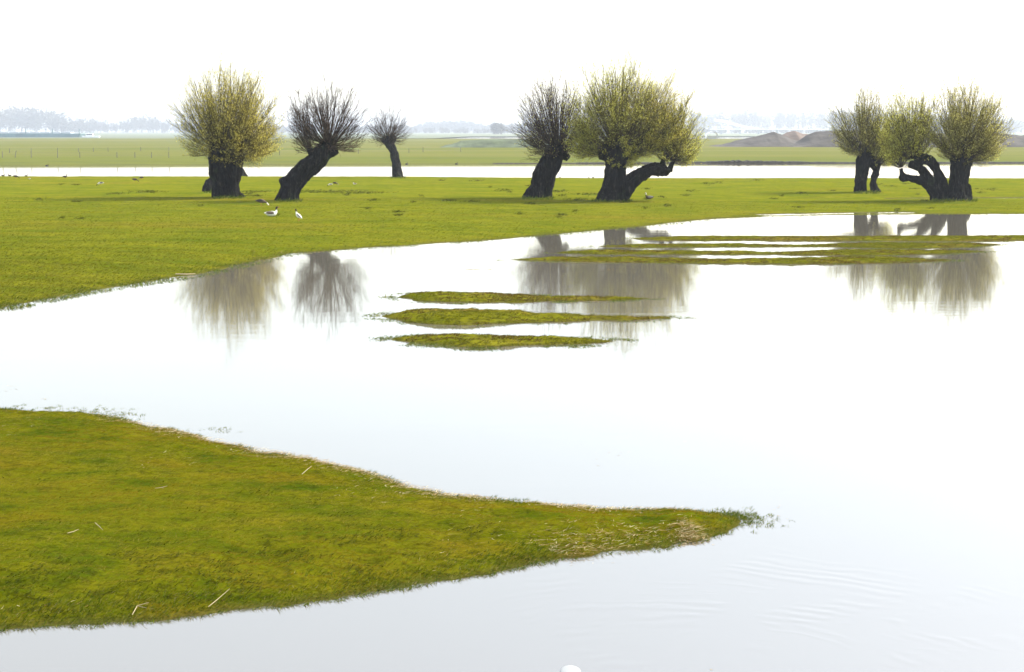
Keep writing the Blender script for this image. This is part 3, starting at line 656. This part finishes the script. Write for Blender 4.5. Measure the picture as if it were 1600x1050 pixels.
bird('dark duck on the channel edge above a small white one', 41, 275, 'rest', 0, .8, (BB, BD, BD), cat='duck')
bird('small white duck feeding in the grass below a dark duck at left', 46, 280, 'rest', 0, .55, (BW, BD, BG), cat='duck')
bird('lone dark duck low on the channel edge left of the golden willow', 102, 277, 'rest', 0, 1.1, (BB, BD, BD), cat='duck')
bird('black and white goose alone in the grass left of the dark pair', 157, 290, 'graze', PI + .2, 1.05, (BW, BD, BD))
bird('dark slanted goose with head down, left one of the pair near the channel', 211, 284, 'graze', 0, 1.1, (BD, BD, BB))
bird('dark goose behind its mate, right one of the pair near the channel', 221, 280, 'graze', PI, .95, (BB, BG, BD))
bird('tan and white duck sitting by the low limb of the largest willow', 1014, 312, 'rest', PI, 1.0, (BB, BW, BG), cat='duck')
bird('tiny dark duck on the grass edge between the bare and largest willows', 875, 277, 'rest', 0, .6, (BB, BD, BD), cat='duck')
bird('tiny grey duck, left of two just left of the largest trunk', 920, 277, 'rest', 0, .6, (BG, BD, BD), cat='duck')
bird('tiny dark duck, right of two just left of the largest trunk', 927, 277, 'rest', 0, .7, (BD, BD, BD), cat='duck')
for px, py, lab in [(80, 258.5, 'tiny dark duck swimming by the far bank at left'), (637, 256, 'tiny dark duck swimming below the small willow crown by the far bank'), (714, 255.8, 'tiny dark duck swimming by the far bank between willows')]:
    p = at_z(px, py, 0); p.z = -.05; p.y -= 1.5
    bird(lab, 0, 0, 'rest', .3, 1.1, (BD, BD, BD), p, 'duck', 'ducks on the flooded channel')

# ------------------------------------------------------------------ fences on the far field
M['post'] = simple('weathered_post', (.13, .12, .10), .9, .3, 8, (1, 1, .2)); M['wire'] = simple('fence_wire', (.12, .12, .12), .6, .1, 5, metal=.6)
def fence(label, posts, z=.5):
    b = at_z(posts[0][0], posts[0][1], z); t = empty('wire_fence', b, label, 'fence')
    tops = []
    for px, py, hpx, lean in posts:
        p = at_z(px, min(py, 247.5), z); s = p.y / F; h = max(.8, hpx * s); tops.append((p - b, h))
        P = [[(p.x - b.x, p.y - b.y, -.2), (p.x - b.x + lean * h * .5, p.y - b.y, h * .5), (p.x - b.x + lean * h, p.y - b.y, h)]]
        V, Q = tubes(P, [[.045, .042, .04]], 7); n = len(V); V = np.concatenate([V, [P[0][2]]]); 
        me = mesh_np('post', V, Q, M['post'], t)
    P = []
    for (a, ha), (c, hc) in zip(tops, tops[1:]):
        for f in (.9, .5):
            A = a + Vector((0, 0, ha * f)); B = c + Vector((0, 0, hc * f)); P.append([A, (A + B) / 2 - Vector((0, 0, .05)), B])
    V, Q = tubes([[tuple(q) for q in r] for r in P], np.full((len(P), 3), .006), 3); mesh_np('wire', V, Q, M['wire'], t)['kind'] = 'stuff'
fence('wire fence of dark leaning posts on the far field, nearer of the two at left', [(4, 256, 11, 0), (23, 256, 12, .25), (49, 253, 11, 0), (90, 252, 9, .05), (125, 251, 10, 0), (183, 248, 8, 0), (211, 248, 8, 0), (237, 247.5, 8, 0), (264, 247.5, 10, 0)])
fence('faint wire fence of short posts further back on the far field at left', [(15, 240, 5, 0), (49, 239.5, 5, 0), (90, 239, 4, 0), (123, 239, 5, 0), (146, 238.5, 5, 0), (169, 238, 5, 0), (220, 237, 4, 0), (264, 237, 4, 0)])
fence('sparse thin fence posts on the far field between the small and bare willows', [(437, 243, 8, 0), (560, 241, 7, 0), (639, 240, 8, 0), (661, 239, 9, 0), (720, 238, 5, 0)])

# ------------------------------------------------------------------ mounds
def mound(name, label, prof, Y, depth, mat, base=.45, seed=0, cat='mound'):
    """prof: (px, height px above base row) ridge line at distance Y, rounded over depth"""
    x0, x1 = prof[0][0], prof[-1][0]; nx = int((x1 - x0) * .9) + 8; ny = 22; V = []
    c = at_y((x0 + x1) / 2, 230, Y); c.z = base - .15
    for j in range(ny):
        v = j / (ny - 1) * 2 - 1
        for i in range(nx):
            px = x0 + (x1 - x0) * i / (nx - 1); h = float(np.interp(px, [p[0] for p in prof], [p[1] for p in prof])) * Y / F
            X = (px - CX) / F * Y / cp; yy = Y + v * depth
            k = max(0, 1 - abs(v) ** 1.5); z = h * k * (1 + .18 * float(fbm(X * .12, yy * .2, 3, seed))) + .35 * k * float(fbm(X * .5, yy * .5, 3, seed + 3))
            V.append((X - c.x, yy - c.y, max(z, 0) if abs(v) < 1 else -.3))
    Fc = [(j * nx + i, j * nx + i + 1, (j + 1) * nx + i + 1, (j + 1) * nx + i) for j in range(ny - 1) for i in range(nx - 1)]
    o = mesh_np(name, V, Fc, mat, None, True); o.location = c; tag(o, label, cat); return o
mound('earth_mound', 'grey earth heap with a rounded peak, behind the field right of the largest willow', [(1098, 0), (1130, 6), (1160, 15), (1185, 20), (1200, 24), (1212, 20), (1228, 12), (1250, 4), (1262, 0)], 330, 12, M['mound'], seed=1)
mound('sand_mound', 'pinkish sand heap peeping between two grey earth heaps', [(1196, 0), (1215, 17), (1232, 23), (1252, 19), (1275, 10), (1290, 0)], 350, 10, M['mound_sand'], seed=2)
mound('earth_mound', 'long dark grey earth heap running behind the right-hand willows', [(1215, 0), (1235, 8), (1250, 19), (1265, 25), (1300, 27), (1340, 28), (1400, 26), (1450, 22), (1500, 24), (1560, 20), (1660, 18), (1800, 10), (1850, 0)], 322, 9, M['mound'], seed=3)
mound('grassy_mound', 'low dark grassy heap on the far field left of the bare willow', [(685, 0), (705, 6), (722, 12), (745, 13), (790, 13), (840, 13), (880, 11), (930, 8), (990, 0)], 315, 8, M['mound_grass'], seed=4)

# ------------------------------------------------------------------ far woods
def wood(name, label, prof, Y, thick, n, seed, kind='stuff', mat='wood_far', cat=None, leafs=230, sz=.9, poplar=0.):
    rg = np.random.default_rng(seed); Vt = []; Qt = []; off = 0; Vl = []
    xs_ = [p[0] for p in prof]; hs = [p[1] for p in prof]
    TP = []; TR = []
    for i in range(n):
        px = rg.uniform(xs_[0], xs_[-1]); yy = Y + rg.uniform(0, thick); H = float(np.interp(px, xs_, hs)) * Y / F * rg.uniform(.72, 1.06)
        X = (px - CX) / F * Y / cp
        pop = rg.random() < poplar; w_ = H * (.10 if pop else rg.uniform(.26, .42))
        TP.append([(X, yy, 0), (X + rg.normal(0, .3), yy, H * .5), (X + rg.normal(0, .5), yy, H * .95)]); TR.append([.4, .25, .06])
        m = leafs; u = rg.normal(0, 1, (m, 3)); u /= np.linalg.norm(u, axis=1, keepdims=True); rr = rg.random((m, 1)) ** .45
        lo = .12 if not pop else .08
        c = np.array([X, yy, H * (1 + lo) / 2]); B = c + u * rr * np.array([w_, w_, H * (1 - lo) / 2]) * (1 + .25 * rg.normal(0, 1, (m, 1)) * .4)
        Vl.append(B)
    V, Q = tubes(TP, TR, 4)
    B = np.concatenate(Vl); m = len(B); B[:, 2] = np.maximum(B[:, 2], .3); d1 = rg.normal(0, 1, (m, 3)) * sz * .6; d2 = rg.normal(0, 1, (m, 3)) * sz * .6
    L = np.stack([B, B + d1, B + d2], 1).reshape(-1, 3)
    if kind == 'stuff':
        o = mesh_np(name, L, np.arange(3 * m).reshape(-1, 3), M[mat]); tag(o, label, cat, kind='stuff')
        k = mesh_np('trunks', V, Q, M['post'], o); k['kind'] = 'stuff'
    else:
        c = Vector((V[:, 0].mean(), Y, 0)); t = empty(name, c, label, cat); cc = np.array(c)
        mesh_np('crown', L - cc, np.arange(3 * m).reshape(-1, 3), M[mat], t)['kind'] = 'stuff'; mesh_np('trunk', V - cc, Q, M['post'], t)
wood('far_wood', 'tall faded wood behind the moored barge at far left', [(-400, 30), (-150, 40), (0, 46), (40, 45), (80, 40), (100, 28), (112, 14)], 2500, 160, 300, 1, cat='wood', leafs=170, sz=3.2)
wood('far_wood', 'lower faded belt of trees between the barge and the golden willow', [(95, 14), (120, 22), (150, 26), (170, 18), (200, 28), (225, 31), (250, 22), (275, 18), (330, 16), (420, 12), (520, 14), (640, 12)], 2700, 200, 300, 2, cat='wood', leafs=110, sz=3.)
wood('far_wood', 'pale wooded rise on the horizon left of the bare willow', [(560, 8), (640, 10), (665, 17), (700, 22), (735, 20), (762, 12), (800, 14), (880, 16)], 3000, 150, 260, 3, cat='wood', leafs=100, sz=4.)
wood('far_wood', 'very pale tall wood with poplars on the horizon right of the largest willow', [(1085, 36), (1120, 40), (1180, 42), (1260, 42), (1300, 38), (1360, 40), (1440, 30), (1480, 26), (1560, 24), (1700, 28), (1900, 30)], 2900, 200, 420, 4, cat='wood', leafs=150, sz=3.2, poplar=.3)
wood('far_wood', 'low pale belt of bushes along the river behind the centre of the meadow', [(600, 9), (660, 10), (760, 8), (860, 9), (1000, 7), (1100, 8), (1350, 9), (1700, 9)], 2400, 60, 420, 5, cat='wood', leafs=50, sz=2.4)
wood('distant_tree', 'square-topped dense tree clump standing above the hedge left of the bare willow', [(766, 17), (770, 20), (782, 20), (787, 16)], 1700, 12, 8, 6, kind='thing', cat='tree', leafs=400, sz=1.5)
# ------------------------------------------------------------------ barge, bridge, tent
def boxmesh(bm, x0, x1, y0, y1, z0, z1, taper=0):
    v = [bm.verts.new(p) for p in [(x0 + taper, y0, z0), (x1 - taper, y0, z0), (x1 - taper, y1, z0), (x0 + taper, y1, z0), (x0, y0, z1), (x1, y0, z1), (x1, y1, z1), (x0, y1, z1)]]
    for f in ((0, 3, 2, 1), (4, 5, 6, 7), (0, 1, 5, 4), (1, 2, 6, 5), (2, 3, 7, 6), (3, 0, 4, 7)): bm.faces.new([v[i] for i in f])
def bobj(name, boxes, mat, parent, bev=.05):
    bm = bmesh.new()
    for b in boxes: boxmesh(bm, *b)
    if bev: bmesh.ops.bevel(bm, geom=list(bm.edges), offset=bev, segments=1, affect='EDGES')
    me = bpy.data.meshes.new(name); bm.to_mesh(me); bm.free(); me.materials.append(mat)
    o = bpy.data.objects.new(name, me); C.objects.link(o); o.parent = parent; return o
M['hull'] = simple('hull_teal', (.12, .20, .21), .6, .2, .3); M['hatch'] = simple('hatch_grey', (.42, .45, .46), .6, .1, .4); M['white'] = simple('white_paint', (.8, .8, .78), .5, .05, .5); M['glass'] = simple('window_glass', (.03, .04, .05), .15, .1, 1)
yb = 860; b = at_y(60, 221, yb); s = yb / F
t = empty('river_barge', (b.x, yb, 0), 'long teal cargo barge with pale hatches lying on the river at far left', 'barge')
xl, xr = -105 * s, 70 * s
bobj('hull', [(xl, xr, -5, 5, -.4, 2.6, 1.5)], M['hull'], t, .2)
for k in range(9):
    x0 = xl + 6 + k * (xr - xl - 12) / 9; bobj('hatch_cover', [(x0, x0 + (xr - xl - 12) / 9 - .5, -3.8, 3.8, 2.6, 3.6)], M['hatch'], t, .15)
for k in range(5):
    x0 = -38 + k * 16; V, Q = tubes([[(x0, -4.2, 2.4), (x0, -4.2, 4), (x0, -4.2, 5.4)]], [[.3, .28, .25]], 6); mesh_np('mast', V, Q, M['hull'], t)
b2 = at_y(142, 221, yb - 20)
t = empty('motor_launch', (b2.x, yb - 20, 0), 'small white launch with a low cabin just right of the barge', 'boat')
bobj('hull', [(-5, 5.5, -1.5, 1.5, -.2, 1.3, .8)], M['white'], t, .12); bobj('cabin', [(-2.5, 1.5, -1.1, 1.1, 1.3, 2.7)], M['white'], t, .1)
for k in range(3): bobj('window', [(-2.1 + k * 1.15, -1.2 + k * 1.15, -1.14, -1.08, 1.8, 2.4)], M['glass'], t, 0)
# pale bridge
yb = 1700; s = yb / F; b = at_y(1110, 203, yb)
t = empty('road_bridge', (b.x, yb, 0), 'pale sloping bridge fading into haze right of the largest willow', 'bridge')
zt = b.z
bobj('deck', [(0, 230 * s, -5, 5, zt, zt + 1.4)], M['white'], t, .1)
V, Q = tubes([[(5 * s, 0, zt + 15 * s), (25 * s, 0, zt + 12 * s), (50 * s, 0, zt + 5 * s), (75 * s, 0, zt + 1)]], [[1.5, 1.4, 1.3, 1.2]], 8); mesh_np('ramp', V, Q, M['white'], t)
for k in range(8): bobj('pier', [(12 + k * 22, 14 + k * 22, -2, 2, -1, zt)], M['hatch'], t, 0)
yb = 640; s = yb / F; b = at_y(1112, 215, yb)
t = empty('white_tent', (b.x, yb, .5), 'small white domed shelter right of the largest willow on the far field edge', 'shelter')
V = []
for j in range(9):
    a = math.pi * j / 8
    for i, f in enumerate((0, .5, 1.)): V.append((-9 * s * math.cos(a) * (1 - .0 * i), (f - .5) * 5, math.sin(a) * 6.5 * s + .4 + (1 if 0 < j < 8 else 0)))
Fq = [(3 * j + i, 3 * j + i + 1, 3 * j + 4 + i, 3 * j + 3 + i) for j in range(8) for i in range(2)]
mesh_np('canopy', V, Fq, M['white'], t, True)
bobj('side_wall', [(-8.6 * s, 8.6 * s, 2.3, 2.5, 0, 1.4)], M['white'], t, 0)

# ------------------------------------------------------------------ small things
M['pale'] = simple('bleached_wood', (.36, .29, .17), .85, .2, 12, (.3, 1, 1)); M['float'] = simple('pale_float', (.30, .31, .30), .95, .05, 4)
def stick(label, pts, r, z=.02, spit_=True, fork=None):
    W = []
    for px, py in pts:
        p = at_z(px, py, .13 if spit_ else .2); D_ = sdist(np.array([p.x]), np.array([p.y]), SPa if spit_ else np.array(MP))
        p.z = float((spit_h if spit_ else meadow_h)(np.array([p.x]), np.array([p.y]), D_)[0]) + z; W.append(p)
    o = W[0].copy(); P = [[tuple(p - o) for p in W]]; V, Q = tubes(P, [[r] * (len(W) - 1) + [r * .5]], 6)
    if fork:
        p = at_z(fork[0], fork[1], .13); p.z = W[1].z + .02; V2, Q2 = tubes([[tuple(W[1] - o), tuple(p - o)]], [[r * .8, r * .4]], 5); Q = np.concatenate([Q, Q2 + len(V)]); V = np.concatenate([V, V2])
    m = mesh_np('dry_stick', V, Q, M['pale']); m.location = o; tag(m, label, 'stick', 'bleached sticks on the grass')
stick('forked pale twig near the lower shore of the foreground grass', [(206, 945), (214, 936), (232, 933)], .0035, .03, fork=(229, 943))
stick('longest straight pale stick lying by the lower shore of the foreground grass', [(325, 933), (340, 924), (359, 916)], .003, .03)
stick('small pale stick in the grass left of centre of the foreground', [(106, 841), (115, 838), (123, 834)], .003, .02)
stick('short pale stick slanting down right in the foreground grass', [(149, 826), (155, 830), (161, 834)], .003, .02)
stick('curled pale stem in the middle of the foreground grass', [(243, 772), (252, 771), (262, 769)], .0025, .02, fork=(256, 775))
stick('dark-tipped grey stem lying flat at the lower left water edge', [(158, 961), (172, 960), (187, 957)], .003, .03)
stick('thin pale stem leaning near the tan upper shore of the foreground', [(472, 748), (480, 742), (487, 736)], .003, .03)
stick('white straight pole lying on the meadow near its shore at left', [(274, 420), (290, 419.5), (305, 418.5)], .016, .04, False)
p = at_z(891, 1046, 0)
bm = bmesh.new(); bmesh.ops.create_uvsphere(bm, u_segments=32, v_segments=16, radius=1)
for v in bm.verts: v.co.x *= .078; v.co.y *= .13; v.co.z *= .016
me = bpy.data.meshes.new('pale_float'); bm.to_mesh(me); bm.free(); me.materials.append(M['float']); [setattr(q, 'use_smooth', True) for q in me.polygons]
o = bpy.data.objects.new('pale_float', me); C.objects.link(o); o.location = (p.x, p.y - .05, 0.0); tag(o, 'smooth white rounded float lying in the water at the bottom edge', 'float')
# floating bits
X, Y = [], []
for px, py, n, sx, sy in [(740, 421, 60, 16, .5), (950, 422, 12, 10, .6), (700, 421, 8, 20, .5), (10, 605, 10, 10, 4), (22, 487, 8, 20, 4), (68, 624, 5, 2, 1), (80, 503, 6, 4, .6), (2, 524, 5, 4, 1),
                          (1085, 497, 5, 3, 1), (1080, 440, 6, 30, 3), (960, 705, 14, 50, 14), (1215, 803, 6, 8, 8), (1100, 850, 6, 10, 8), (930, 880, 5, 30, 6), (500, 393, 40, 18, 1.5), (430, 402, 30, 25, 2), (380, 432, 30, 40, 3), (1330, 420, 8, 90, 3), (1111, 1047, 3, 1, 1)]:
    for _ in range(n): p = at_z(random.gauss(px, sx), random.gauss(py, sy), 0); X.append(p.x); Y.append(p.y)
X = np.array(X); Y = np.array(Y); sc = np.sqrt(X * X + Y * Y)
blades('floating_litter', X, Y, 0 * X + .006, .0022 * sc, .0004 * sc, .15, M['straw'])

# ------------------------------------------------------------------ haze
m, t_, o_ = new_mat('haze_air'); v = t_.nodes.new('ShaderNodeVolumePrincipled')
v.inputs['Color'].default_value = (.86, .93, 1, 1); v.inputs['Density'].default_value = .00027; v.inputs['Anisotropy'].default_value = .2
t_.links.new(v.outputs[0], o_.inputs['Volume'])
bm = bmesh.new(); boxmesh(bm, -5200, 5200, -80, 7200, -2, 60); bmesh.ops.recalc_face_normals(bm, faces=bm.faces)
me = bpy.data.meshes.new('haze'); bm.to_mesh(me); bm.free(); me.materials.append(m)
o = bpy.data.objects.new('haze', me); C.objects.link(o); o['kind'] = 'stuff'
